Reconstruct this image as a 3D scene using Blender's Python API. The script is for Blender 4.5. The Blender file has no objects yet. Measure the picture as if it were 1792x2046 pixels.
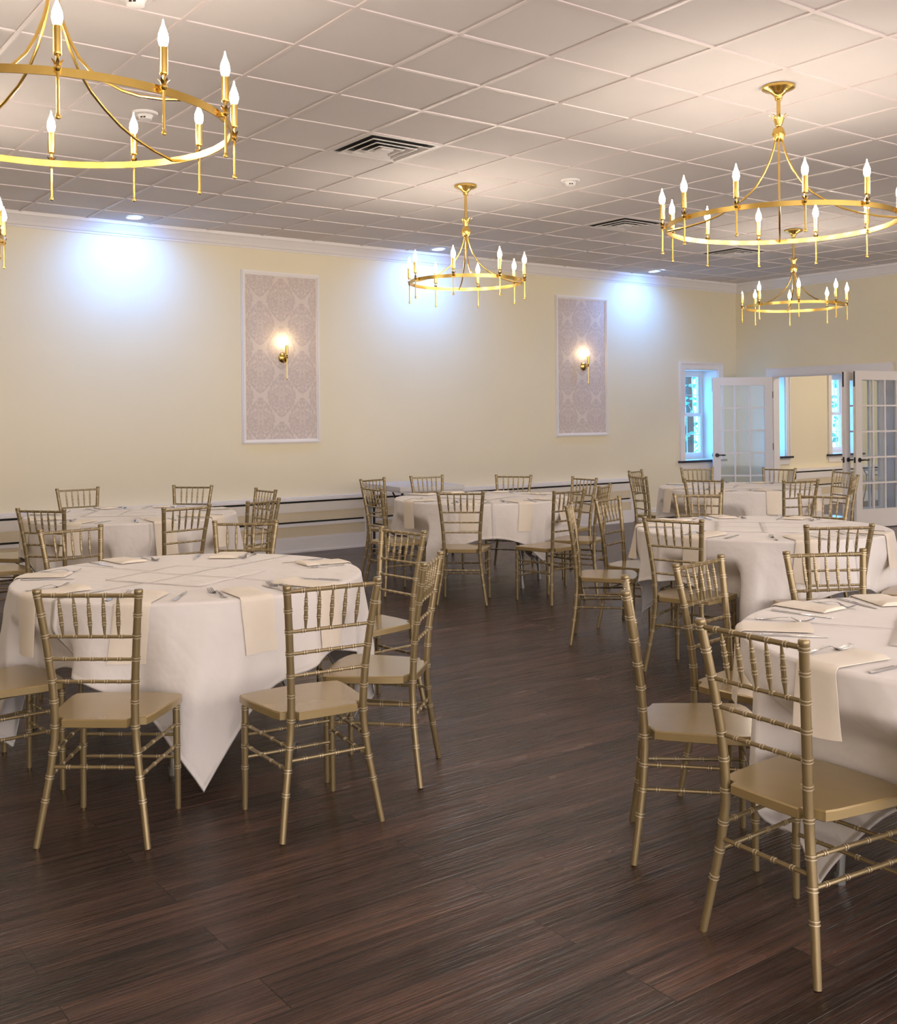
import bpy, bmesh, math, random
from mathutils import Vector, Matrix
random.seed(7)
sc = bpy.context.scene
COL = sc.collection
PI = math.pi
def sin(a): return math.sin(a)
def cos(a): return math.cos(a)

# ---------------------------------------------------------------- dimensions
CEIL = 3.374          # ceiling height
WALL = 10.385         # inner face of the long back wall (y)
PART = 12.876         # hall face of the right partition (x)
TABLE_Z = 0.735       # height of a dressed table top
TABLE_R = 0.765

# ---------------------------------------------------------------- materials
def new_mat(name):
    m = bpy.data.materials.new(name); m.use_nodes = True
    nt = m.node_tree
    for n in list(nt.nodes): nt.nodes.remove(n)
    out = nt.nodes.new('ShaderNodeOutputMaterial')
    return m, nt, out
def N(nt, kind, **kw):
    n = nt.nodes.new(kind)
    for k, v in kw.items():
        if k in n.inputs: n.inputs[k].default_value = v
        else: setattr(n, k, v)
    return n
def principled(name, color, rough=0.5, metal=0.0, spec=0.5, noise=0.0, nscale=40.0, bump=0.0, bscale=200.0, coat=0.0, sheen=0.0):
    m, nt, out = new_mat(name)
    b = N(nt, 'ShaderNodeBsdfPrincipled')
    b.inputs['Base Color'].default_value = (*color, 1)
    b.inputs['Roughness'].default_value = rough
    b.inputs['Metallic'].default_value = metal
    b.inputs['Specular IOR Level'].default_value = spec
    b.inputs['Coat Weight'].default_value = coat
    b.inputs['Coat Roughness'].default_value = 0.15
    b.inputs['Sheen Weight'].default_value = sheen
    nt.links.new(b.outputs[0], out.inputs[0])
    tc = N(nt, 'ShaderNodeTexCoord')
    t = N(nt, 'ShaderNodeTexNoise'); t.inputs['Scale'].default_value = nscale; t.inputs['Detail'].default_value = 4
    nt.links.new(tc.outputs['Object'], t.inputs['Vector'])
    mx = N(nt, 'ShaderNodeMix', data_type='RGBA', blend_type='MULTIPLY')
    mx.inputs[0].default_value = 1.0
    mx.inputs[6].default_value = (*color, 1)
    rp = N(nt, 'ShaderNodeMapRange')
    rp.inputs['To Min'].default_value = 1 - noise; rp.inputs['To Max'].default_value = 1 + noise * .4
    nt.links.new(t.outputs[0], rp.inputs[0])
    nt.links.new(rp.outputs[0], mx.inputs[7])
    nt.links.new(mx.outputs[2], b.inputs['Base Color'])
    if bump > 0:
        t2 = N(nt, 'ShaderNodeTexNoise'); t2.inputs['Scale'].default_value = bscale; t2.inputs['Detail'].default_value = 3
        nt.links.new(tc.outputs['Object'], t2.inputs['Vector'])
        bp = N(nt, 'ShaderNodeBump'); bp.inputs['Strength'].default_value = bump; bp.inputs['Distance'].default_value = 0.002
        nt.links.new(t2.outputs[0], bp.inputs['Height']); nt.links.new(bp.outputs[0], b.inputs['Normal'])
    return m
def emission(name, color, strength):
    m, nt, out = new_mat(name)
    e = N(nt, 'ShaderNodeEmission'); e.inputs[0].default_value = (*color, 1); e.inputs[1].default_value = strength
    nt.links.new(e.outputs[0], out.inputs[0]); return m
def glass_mat(name, tint, refl):
    m, nt, out = new_mat(name)
    t = N(nt, 'ShaderNodeBsdfTransparent'); t.inputs[0].default_value = (*tint, 1)
    g = N(nt, 'ShaderNodeBsdfGlossy'); g.inputs['Roughness'].default_value = 0.03
    f = N(nt, 'ShaderNodeLayerWeight'); f.inputs[0].default_value = 0.5
    pw = N(nt, 'ShaderNodeMath', operation='POWER'); pw.inputs[1].default_value = 5.0
    nt.links.new(f.outputs['Facing'], pw.inputs[0])
    a = N(nt, 'ShaderNodeMath', operation='MULTIPLY_ADD'); a.inputs[1].default_value = refl; a.inputs[2].default_value = 0.04 * refl
    nt.links.new(pw.outputs[0], a.inputs[0])
    mx = N(nt, 'ShaderNodeMixShader')
    nt.links.new(a.outputs[0], mx.inputs[0]); nt.links.new(t.outputs[0], mx.inputs[1]); nt.links.new(g.outputs[0], mx.inputs[2])
    nt.links.new(mx.outputs[0], out.inputs[0]); return m

M = {}
M['wall'] = principled('cream wall paint', (0.79, 0.71, 0.52), 0.6, noise=0.05, nscale=1.5, bump=0.08, bscale=260)
M['white'] = principled('white trim paint', (0.80, 0.76, 0.735), 0.4, noise=0.03, nscale=6)
M['cream'] = principled('cream panel paint', (0.70, 0.60, 0.43), 0.5, noise=0.04, nscale=5)
M['tile'] = principled('ceiling tile', (0.70, 0.645, 0.625), 0.9, noise=0.05, nscale=3, bump=0.25, bscale=500)
M['tbar'] = principled('ceiling grid bar', (0.70, 0.62, 0.60), 0.45)
M['gold'] = principled('champagne gold lacquer', (0.285, 0.213, 0.105), 0.30, metal=0.45, noise=0.12, nscale=25, coat=0.25)
M['seat'] = principled('champagne gold seat lacquer', (0.375, 0.275, 0.125), 0.26, metal=0.30, noise=0.08, nscale=12, coat=0.4)
M['ring'] = principled('worn pale gold', (0.56, 0.47, 0.33), 0.35, metal=0.4)
M['brass'] = principled('brushed brass', (0.80, 0.54, 0.15), 0.24, metal=1.0, noise=0.12, nscale=30)
M['napkin'] = principled('ivory napkin linen', (0.85, 0.765, 0.655), 0.85, noise=0.03, bump=0.25, bscale=900, sheen=0.2)
M['steel'] = principled('polished steel', (0.62, 0.62, 0.64), 0.2, metal=1.0, noise=0.05)
M['greysteel'] = principled('grey tube steel', (0.30, 0.30, 0.29), 0.35, metal=0.8)
M['dark'] = principled('black iron', (0.012, 0.011, 0.012), 0.4)
M['slot'] = principled('dark shadow gap', (0.03, 0.03, 0.025), 0.9)
M['sill'] = principled('black sill stone', (0.02, 0.02, 0.035), 0.3)
M['ventback'] = principled('vent recess shade', (0.03, 0.028, 0.026), 0.8)
M['vent'] = principled('vent enamel', (0.72, 0.67, 0.64), 0.45)
M['plastic'] = principled('grey white plastic', (0.66, 0.65, 0.67), 0.5, noise=0.05)
M['bulb'] = emission('lit bulb', (1.0, 0.87, 0.72), 100.0)
M['sconcebulb'] = emission('lit sconce bulb', (1.0, 0.76, 0.44), 30.0)
M['unlit'] = principled('unlit bulb glass', (0.8, 0.8, 0.78), 0.1)
M['lens'] = emission('led lens', (0.85, 0.93, 1.0), 6.0)
M['glass'] = glass_mat('clear pane', (0.93, 0.96, 0.98), 0.8)
M['winglass'] = glass_mat('window pane', (0.95, 0.97, 0.98), 0.6)
M['curtain'] = principled('white sheer fabric', (0.85, 0.84, 0.86), 0.9, sheen=0.3)
M['ground'] = principled('pale pavement', (0.55, 0.58, 0.55), 0.9, noise=0.3, nscale=2)
M['leaf'] = principled('leaf green', (0.05, 0.26, 0.20), 0.6, noise=0.5, nscale=3)
M['bark'] = principled('bark', (0.10, 0.07, 0.05), 0.9, noise=0.4)

# table linen: fine weave plus ironed fold lines, in the flat coordinates of the cloth
def linen(name, color, folds):
    m, nt, out = new_mat(name)
    b = N(nt, 'ShaderNodeBsdfPrincipled'); b.inputs['Base Color'].default_value = (*color, 1)
    b.inputs['Roughness'].default_value = 0.8; b.inputs['Sheen Weight'].default_value = 0.25
    b.inputs['Specular IOR Level'].default_value = 0.3
    uv = N(nt, 'ShaderNodeUVMap'); uv.uv_map = 'flat'
    sp = N(nt, 'ShaderNodeSeparateXYZ'); nt.links.new(uv.outputs[0], sp.inputs[0])
    hs = []
    for ax in (0, 1):
        pp = N(nt, 'ShaderNodeMath', operation='PINGPONG'); pp.inputs[1].default_value = folds
        nt.links.new(sp.outputs[ax], pp.inputs[0])
        mr = N(nt, 'ShaderNodeMapRange', interpolation_type='SMOOTHSTEP')
        mr.inputs['From Min'].default_value = 0.0; mr.inputs['From Max'].default_value = 0.022
        mr.inputs['To Min'].default_value = 1.0; mr.inputs['To Max'].default_value = 0.0
        nt.links.new(pp.outputs[0], mr.inputs[0]); hs.append(mr)
    ad = N(nt, 'ShaderNodeMath', operation='ADD')
    nt.links.new(hs[0].outputs[0], ad.inputs[0]); nt.links.new(hs[1].outputs[0], ad.inputs[1])
    no = N(nt, 'ShaderNodeTexNoise'); no.inputs['Scale'].default_value = 5.0; no.inputs['Detail'].default_value = 3
    nt.links.new(uv.outputs[0], no.inputs['Vector'])
    m2 = N(nt, 'ShaderNodeMath', operation='MULTIPLY_ADD'); m2.inputs[1].default_value = 1.6
    nt.links.new(no.outputs[0], m2.inputs[0]); nt.links.new(ad.outputs[0], m2.inputs[2])
    bp = N(nt, 'ShaderNodeBump'); bp.inputs['Strength'].default_value = 0.7; bp.inputs['Distance'].default_value = 0.016
    nt.links.new(m2.outputs[0], bp.inputs['Height']); nt.links.new(bp.outputs[0], b.inputs['Normal'])
    nt.links.new(b.outputs[0], out.inputs[0]); return m
M['cloth'] = linen('white table linen', (0.80, 0.755, 0.735), 0.52)
M['topper'] = linen('white table topper linen', (0.82, 0.775, 0.745), 0.7)

# dark plank floor, boards running along the long wall
def floor_mat():
    m, nt, out = new_mat('dark plank floor')
    L = nt.links.new
    b = N(nt, 'ShaderNodeBsdfPrincipled'); b.inputs['Specular IOR Level'].default_value = 0.5
    tc = N(nt, 'ShaderNodeTexCoord')
    br = N(nt, 'ShaderNodeTexBrick'); br.offset = 0.37; br.squash = 1.0
    br.inputs['Scale'].default_value = 1.0; br.inputs['Brick Width'].default_value = 1.22; br.inputs['Row Height'].default_value = 0.18
    br.inputs['Mortar Size'].default_value = 0.0016; br.inputs['Mortar Smooth'].default_value = 0.2
    br.inputs['Color1'].default_value = (0, 0, 0, 1); br.inputs['Color2'].default_value = (1, 1, 1, 1); br.inputs['Mortar'].default_value = (0.5, 0.5, 0.5, 1)
    L(tc.outputs['Object'], br.inputs['Vector'])
    # a different grain offset on each board
    off = N(nt, 'ShaderNodeVectorMath', operation='MULTIPLY_ADD')
    off.inputs[1].default_value = (7.3, 3.1, 5.0)
    L(br.outputs['Color'], off.inputs[0]); L(tc.outputs['Object'], off.inputs[2])
    st = N(nt, 'ShaderNodeMapping'); st.inputs['Scale'].default_value = (0.6, 20.0, 1.0); L(off.outputs[0], st.inputs['Vector'])
    g1 = N(nt, 'ShaderNodeTexNoise'); g1.inputs['Scale'].default_value = 2.2; g1.inputs['Detail'].default_value = 7; g1.inputs['Roughness'].default_value = 0.62; g1.inputs['Distortion'].default_value = 0.45
    L(st.outputs[0], g1.inputs['Vector'])
    st2 = N(nt, 'ShaderNodeMapping'); st2.inputs['Scale'].default_value = (0.9, 3.2, 1.0); L(off.outputs[0], st2.inputs['Vector'])
    g2 = N(nt, 'ShaderNodeTexNoise'); g2.inputs['Scale'].default_value = 2.4; g2.inputs['Detail'].default_value = 4; L(st2.outputs[0], g2.inputs['Vector'])
    cr = N(nt, 'ShaderNodeValToRGB')
    e = cr.color_ramp.elements
    e[0].position = 0.36; e[0].color = (0.008, 0.0042, 0.0034, 1)
    e[1].position = 0.68; e[1].color = (0.112, 0.056, 0.040, 1)
    x = e.new(0.50); x.color = (0.044, 0.0218, 0.016, 1)
    mixf = N(nt, 'ShaderNodeMath', operation='MULTIPLY_ADD'); mixf.inputs[1].default_value = 0.55
    mm = N(nt, 'ShaderNodeMath', operation='MULTIPLY'); mm.inputs[1].default_value = 0.48
    L(g1.outputs[0], mixf.inputs[0]); L(g2.outputs[0], mm.inputs[0]); L(mm.outputs[0], mixf.inputs[2]); L(mixf.outputs[0], cr.inputs[0])
    pl = N(nt, 'ShaderNodeMapRange'); pl.inputs['To Min'].default_value = 0.70; pl.inputs['To Max'].default_value = 1.35
    L(br.outputs['Color'], pl.inputs[0])
    mu = N(nt, 'ShaderNodeMix', data_type='RGBA', blend_type='MULTIPLY'); mu.inputs[0].default_value = 1
    L(cr.outputs[0], mu.inputs[6]); L(pl.outputs[0], mu.inputs[7])
    dk = N(nt, 'ShaderNodeMix', data_type='RGBA'); dk.inputs[7].default_value = (0.012, 0.007, 0.005, 1)
    L(br.outputs['Fac'], dk.inputs[0]); L(mu.outputs[2], dk.inputs[6]); L(dk.outputs[2], b.inputs['Base Color'])
    # embossed grain
    st3 = N(nt, 'ShaderNodeMapping'); st3.inputs['Scale'].default_value = (0.7, 46.0, 1.0); L(off.outputs[0], st3.inputs['Vector'])
    g3 = N(nt, 'ShaderNodeTexNoise'); g3.inputs['Scale'].default_value = 2.0; g3.inputs['Detail'].default_value = 4; g3.inputs['Distortion'].default_value = 0.9
    L(st3.outputs[0], g3.inputs['Vector'])
    hh = N(nt, 'ShaderNodeMath', operation='SUBTRACT'); L(g3.outputs[0], hh.inputs[0]); L(br.outputs['Fac'], hh.inputs[1])
    bp = N(nt, 'ShaderNodeBump'); bp.inputs['Strength'].default_value = 1.0; bp.inputs['Distance'].default_value = 0.009
    L(hh.outputs[0], bp.inputs['Height']); L(bp.outputs[0], b.inputs['Normal'])
    rr = N(nt, 'ShaderNodeMapRange'); rr.inputs['To Min'].default_value = 0.17; rr.inputs['To Max'].default_value = 0.32
    L(g2.outputs[0], rr.inputs[0]); L(rr.outputs[0], b.inputs['Roughness'])
    L(b.outputs[0], out.inputs[0]); return m
M['floor'] = floor_mat()

# damask wallpaper: half-drop diamond cells, each holding a mirrored ornament
def damask_mat():
    m, nt, out = new_mat('damask wallpaper')
    L = nt.links.new
    def mth(op, a, b=None, c=None):
        n = N(nt, 'ShaderNodeMath', operation=op)
        for i, v in enumerate((a, b, c)):
            if v is None: continue
            if isinstance(v, (int, float)): n.inputs[i].default_value = v
            else: L(v, n.inputs[i])
        return n.outputs[0]
    b = N(nt, 'ShaderNodeBsdfPrincipled'); b.inputs['Roughness'].default_value = 0.55
    tc = N(nt, 'ShaderNodeTexCoord'); sp = N(nt, 'ShaderNodeSeparateXYZ'); L(tc.outputs['Object'], sp.inputs[0])
    u = mth('DIVIDE', sp.outputs[0], 0.50); v = mth('DIVIDE', sp.outputs[2], 0.512)
    s = mth('SUBTRACT', mth('FRACT', mth('ADD', mth('ADD', u, v), 20.5)), 0.5)
    t = mth('SUBTRACT', mth('FRACT', mth('ADD', mth('SUBTRACT', u, v), 20.5)), 0.5)
    lu = mth('ABSOLUTE', mth('MULTIPLY', mth('ADD', s, t), 0.5)); lv = mth('MULTIPLY', mth('SUBTRACT', s, t), 0.5)
    cv = N(nt, 'ShaderNodeCombineXYZ'); L(lu, cv.inputs[0]); L(lv, cv.inputs[1])
    no = N(nt, 'ShaderNodeTexNoise'); no.inputs['Scale'].default_value = 19.0; no.inputs['Detail'].default_value = 2.0; no.inputs['Distortion'].default_value = 1.2
    L(cv.outputs[0], no.inputs['Vector'])
    wv = N(nt, 'ShaderNodeTexVoronoi', feature='DISTANCE_TO_EDGE'); wv.inputs['Scale'].default_value = 17.0; L(cv.outputs[0], wv.inputs['Vector'])
    orn = mth('MULTIPLY', mth('GREATER_THAN', no.outputs[0], 0.47), 1.0)
    vein = mth('LESS_THAN', wv.outputs['Distance'], 0.09)
    # ogee body: wide in the middle, pointed top and tail
    env = mth('MULTIPLY', mth('POWER', mth('MAXIMUM', mth('COSINE', mth('MULTIPLY', lv, 3.3)), 0.0), 0.8), 0.34)
    d = mth('ADD', mth('SUBTRACT', env, lu), mth('MULTIPLY', mth('SUBTRACT', no.outputs[0], 0.5), 0.16))
    body = N(nt, 'ShaderNodeMapRange', interpolation_type='SMOOTHSTEP'); body.inputs['From Min'].default_value = -0.01; body.inputs['From Max'].default_value = 0.03; L(d, body.inputs[0])
    rim = mth('LESS_THAN', mth('ABSOLUTE', mth('SUBTRACT', d, 0.03)), 0.010)
    a = mth('MULTIPLY', body.outputs[0], mth('ADD', 0.28, mth('MULTIPLY', orn, 0.62)))
    a = mth('SUBTRACT', a, mth('MULTIPLY', mth('MULTIPLY', vein, body.outputs[0]), 0.25))
    a = mth('MAXIMUM', a, mth('MULTIPLY', rim, 0.75))
    mx = N(nt, 'ShaderNodeMix', data_type='RGBA'); mx.clamp_factor = True
    mx.inputs[6].default_value = (0.69, 0.595, 0.52, 1); mx.inputs[7].default_value = (0.545, 0.455, 0.415, 1)
    L(a, mx.inputs[0]); L(mx.outputs[2], b.inputs['Base Color']); L(b.outputs[0], out.inputs[0]); return m
M['damask'] = damask_mat()

# ---------------------------------------------------------------- mesh builder
class MB:
    def __init__(s): s.v = []; s.f = []; s.m = []; s.uv = {}
    def face(s, idx, mi=0): s.f.append(tuple(idx)); s.m.append(mi)
    def box(s, x0, x1, y0, y1, z0, z1, mi=0):
        k = len(s.v)
        s.v += [(x, y, z) for z in (z0, z1) for y in (y0, y1) for x in (x0, x1)]
        for q in ((0, 2, 3, 1), (4, 5, 7, 6), (0, 1, 5, 4), (2, 6, 7, 3), (0, 4, 6, 2), (1, 3, 7, 5)): s.face([k + i for i in q], mi)
        return s
    def tube(s, path, radii, n=10, caps=True, mi=0, rows=None):
        P = [Vector(p) for p in path]; k0 = len(s.v); m = len(P)
        if isinstance(radii, (int, float)): radii = [radii] * m
        t0 = (P[1] - P[0]).normalized()
        ref = Vector((0, 0, 1)) if abs(t0.z) < 0.9 else Vector((1, 0, 0))
        a = t0.cross(ref).normalized()
        for i in range(m):
            t = (P[min(i + 1, m - 1)] - P[max(i - 1, 0)])
            t = t.normalized() if t.length > 1e-9 else t0
            a = (a - t * a.dot(t)).normalized(); b = t.cross(a)
            for j in range(n):
                q = P[i] + (a * cos(2 * PI * j / n) + b * sin(2 * PI * j / n)) * radii[i]
                s.v.append(tuple(q))
        for i in range(m - 1):
            for j in range(n):
                s.face((k0 + i * n + j, k0 + i * n + (j + 1) % n, k0 + (i + 1) * n + (j + 1) % n, k0 + (i + 1) * n + j), rows[i] if rows else mi)
        if caps:
            s.face([k0 + j for j in range(n)][::-1], mi); s.face([k0 + (m - 1) * n + j for j in range(n)], mi)
        return s
    def lathe(s, prof, n=16, c=(0, 0, 0), mi=0):   # prof: (radius, z) from low to high
        k0 = len(s.v)
        for r, z in prof:
            for j in range(n): s.v.append((c[0] + r * cos(2 * PI * j / n), c[1] + r * sin(2 * PI * j / n), c[2] + z))
        for i in range(len(prof) - 1):
            for j in range(n):
                s.face((k0 + i * n + j, k0 + i * n + (j + 1) % n, k0 + (i + 1) * n + (j + 1) % n, k0 + (i + 1) * n + j), mi)
        if prof[0][0] > 1e-6: s.face([k0 + j for j in range(n)][::-1], mi)
        if prof[-1][0] > 1e-6: s.face([k0 + (len(prof) - 1) * n + j for j in range(n)], mi)
        return s
    def prism(s, poly, z0, z1, mi=0):
        k = len(s.v); n = len(poly)
        s.v += [(x, y, z0) for x, y in poly] + [(x, y, z1) for x, y in poly]
        s.face([k + i for i in range(n)][::-1], mi); s.face([k + n + i for i in range(n)], mi)
        for i in range(n): s.face((k + i, k + (i + 1) % n, k + n + (i + 1) % n, k + n + i), mi)
        return s
    def grid(s, fn, nu, nv, mi=0, wrap=False):
        k = len(s.v)
        for i in range(nu):
            for j in range(nv): s.v.append(tuple(fn(i, j)))
        for i in range(nu if wrap else nu - 1):
            for j in range(nv - 1):
                a, b = i, (i + 1) % nu
                s.face((k + a * nv + j, k + b * nv + j, k + b * nv + j + 1, k + a * nv + j + 1), mi)
        return s
    def move(s, mat, start=0):
        for i in range(start, len(s.v)): s.v[i] = tuple(mat @ Vector(s.v[i]))
        return s
    def mesh(s, name, mats, smooth=True, angle=35):
        me = bpy.data.meshes.new(name); me.from_pydata(s.v, [], s.f)
        if not isinstance(mats, (list, tuple)): mats = [mats]
        for m in mats: me.materials.append(m)
        me.polygons.foreach_set('material_index', s.m)
        bm = bmesh.new(); bm.from_mesh(me); bmesh.ops.recalc_face_normals(bm, faces=bm.faces)
        if smooth:
            for f in bm.faces: f.smooth = True
            lim = math.radians(angle)
            for e in bm.edges:
                if len(e.link_faces) == 2 and e.calc_face_angle(0) > lim: e.smooth = False
        bm.to_mesh(me); bm.free(); return me
def obj(name, mb, mats, parent=None, smooth=True, angle=35):
    o = bpy.data.objects.new(name, mb.mesh(name, mats, smooth, angle)); COL.objects.link(o); o.parent = parent
    return o
def tag(o, label, cat, group=None):
    o['label'] = label; o['category'] = cat
    if group: o['group'] = group
    return o
def thing(name, label, cat, loc=(0, 0, 0), rz=0.0, group=None):
    o = bpy.data.objects.new(name, None); COL.objects.link(o)
    o.empty_display_size = 0.1; o.location = loc; o.rotation_euler = (0, 0, rz)
    return tag(o, label, cat, group)
def struct(name, mb, mats, parent=None, smooth=False):
    o = obj(name, mb, mats, parent, smooth)
    if parent is None: o['kind'] = 'structure'
    return o
def struct_empty(name, loc=(0, 0, 0), rz=0.0):
    o = bpy.data.objects.new(name, None); COL.objects.link(o); o.location = loc; o.rotation_euler = (0, 0, rz); o['kind'] = 'structure'; return o
CHILD = {}
def kids(o):
    return [c for c in COL.objects if c.parent == o]
def copy_tree(o, parent=None):
    c = o.copy(); COL.objects.link(c); c.parent = parent
    for ch in CHILD.setdefault(o.name, kids(o)): copy_tree(ch, c)
    return c

# ================================================================ ROOM
XL, XR, YN, ANX = -3.2, 17.6, -3.0, 17.4
OUT = WALL + 0.36
struct('floor', MB().box(XL, XR, YN, OUT, -0.1, 0.0), M['floor'])
struct('ceiling', MB().box(XL, XR, YN, OUT, CEIL, CEIL + 0.1), M['tile'])
GX, GY, TS = 2.0386, 3.7359, 0.61
g = MB()
k = math.ceil((XL - GX) / TS)
while GX + k * TS < PART:
    x = GX + k * TS; g.box(x - 0.012, x + 0.012, YN, WALL, CEIL - 0.007, CEIL + 0.001); k += 1
k = math.ceil((YN - GY) / TS)
while GY + k * TS < WALL:
    y = GY + k * TS; g.box(XL, PART, y - 0.012, y + 0.012, CEIL - 0.0066, CEIL + 0.001); k += 1
struct('trim_1', g, M['tbar'])
WINS = [(11.72, 12.45), (13.30, 14.03), (15.22, 15.95)]
WZ0, WZ1 = 0.79, 2.10
w = MB(); px = XL
for a, b in WINS:
    w.box(px, a, WALL, OUT, 0, CEIL); w.box(a, b, WALL, OUT, 0, WZ0); w.box(a, b, WALL, OUT, WZ1, CEIL); px = b
w.box(px, XR, WALL, OUT, 0, CEIL)
struct('wall_back', w, M['wall'])
PT = 0.13
D1A, D1B, D2B, DH = 7.95, 9.74, 7.70, 1.985       # opening with the two French leaves, next opening
w = MB().box(PART, PART + PT, D1B, WALL, 0, CEIL).box(PART, PART + PT, D1A, D1B, DH, CEIL).box(PART, PART + PT, D2B, D1A, 0, CEIL)
w.box(PART, PART + PT, 5.98, D2B, DH, CEIL).box(PART, PART + PT, YN, 5.98, 0, CEIL)
struct('wall_right', w, M['wall'])
struct('wall_left_unseen', MB().box(XL - .1, XL, YN, OUT, 0, CEIL), M['wall'])  # out of view, added to keep blue outdoor light off the tables
struct('wall_annex', MB().box(ANX, XR, YN, WALL, 0, CEIL), M['wall'])
# crown moulding
prof = [(0, -0.135), (0.012, -0.135), (0.018, -0.118), (0.030, -0.112), (0.045, -0.085), (0.070, -0.052), (0.085, -0.035), (0.098, -0.030), (0.102, -0.014), (0.102, 0.0), (0, 0.0)]
def extrude(mb, pts0, pts1):
    k = len(mb.v); n = len(pts0); mb.v += pts0 + pts1
    for i in range(n): mb.face((k + i, k + (i + 1) % n, k + n + (i + 1) % n, k + n + i))
    mb.face([k + i for i in range(n)]); mb.face([k + n + i for i in range(n)])
    return mb
struct('trim_2', extrude(MB(), [(XL, WALL - p, CEIL + z) for p, z in prof], [(PART, WALL - p, CEIL + z) for p, z in prof]), M['white'])
struct('trim_3', extrude(MB(), [(PART - p, YN, CEIL + z) for p, z in prof], [(PART - p, WALL, CEIL + z) for p, z in prof]), M['white'])
# baseboards
struct('baseboard_back', MB().box(10.62, PART, WALL - 0.018, WALL, 0, 0.15).box(PART + PT, ANX, WALL - 0.018, WALL, 0, 0.12), M['white'])
struct('baseboard_right', MB().box(PART - 0.018, PART, D1B + 0.11, WALL, 0, 0.15).box(PART - 0.018, PART, YN, 5.87, 0, 0.15), M['white'])
# casing of the two openings
c = MB()
for a, b in ((D1A, D1B), (5.98, D2B)):
    for X0, X1 in ((PART - 0.022, PART), (PART + PT, PART + PT + 0.022)):
        c.box(X0, X1, b, b + 0.10, 0, DH + 0.10); c.box(X0, X1, a - 0.10, a, 0, DH + 0.10); c.box(X0, X1, a, b, DH, DH + 0.10)
    c.box(PART - 0.03, PART, a - 0.1, b + 0.1, DH + 0.10, DH + 0.118)
    c.box(PART, PART + PT, b - 0.012, b, 0, DH); c.box(PART, PART + PT, a, a + 0.012, 0, DH); c.box(PART, PART + PT, a + .012, b - .012, DH - 0.012, DH)
struct('trim_4', c, M['white'])
# windows
for i, (a, b) in enumerate(WINS):
    W = struct_empty('window_%d' % (i + 1), ((a + b) / 2, WALL, WZ0))
    hw = (b - a) / 2; h = WZ1 - WZ0
    m = MB()
    m.box(-hw - 0.085, -hw, -0.022, 0, 0, h + 0.085).box(hw, hw + 0.085, -0.022, 0, 0, h + 0.085).box(-hw, hw, -0.022, 0, h, h + 0.085)
    m.box(-hw - 0.10, -hw - 0.075, -0.032, 0, 0, h + 0.10).box(hw + 0.075, hw + 0.10, -0.032, 0, 0, h + 0.10).box(-hw - .075, hw + .075, -0.032, 0, h + 0.075, h + 0.10)
    struct('window_casing', m, M['white'], W)
    m = MB().box(-hw, -hw + .012, 0, 0.30, 0, h).box(hw - .012, hw, 0, .30, 0, h).box(-hw + .012, hw - .012, 0, .30, h - .012, h).box(-hw + .012, hw - .012, 0, .30, 0, .006)
    struct('window_jamb', m, M['white'], W)
    struct('window_sill', MB().box(-hw - 0.13, hw + 0.13, -0.06, 0.0, -0.028, 0.002), M['sill'], W)
    struct('window_apron', MB().box(-hw - 0.10, hw + 0.10, -0.022, 0, -0.075, -0.028).box(-hw - 0.085, hw + 0.085, -0.018, 0, -0.125, -0.075), M['white'], W)
    f = MB()
    f.box(-hw + .012, -hw + .055, .27, .33, 0, h).box(hw - .055, hw - .012, .27, .33, 0, h).box(-hw + .055, hw - .055, .27, .33, h - .07, h).box(-hw + .055, hw - .055, .27, .33, 0, .06)
    struct('window_frame', f, M['white'], W)
    for nm, y0, z0, z1 in (('lower_sash', .25, .05, h / 2 + .02), ('upper_sash', .285, h / 2 - .02, h - .05)):
        s_ = MB(); e = hw - .05
        s_.box(-e, -e + .045, y0, y0 + .035, z0, z1).box(e - .045, e, y0, y0 + .035, z0, z1).box(-e + .045, e - .045, y0, y0 + .035, z1 - .045, z1).box(-e + .045, e - .045, y0, y0 + .035, z0, z0 + .05)
        for q in (-.17, 0, .17): s_.box(q - .005, q + .005, y0 + .012, y0 + .02, z0 + .05, z1 - .045)
        zm = (z0 + z1) / 2; s_.box(-e + .045, e - .045, y0 + .012, y0 + .02, zm - .005, zm + .005)
        so = struct(nm, s_, M['white'], W)
        struct('window_pane', MB().box(-e + .045, e - .045, y0 + .015, y0 + .017, z0 + .05, z1 - .045), M['winglass'], so)
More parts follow.
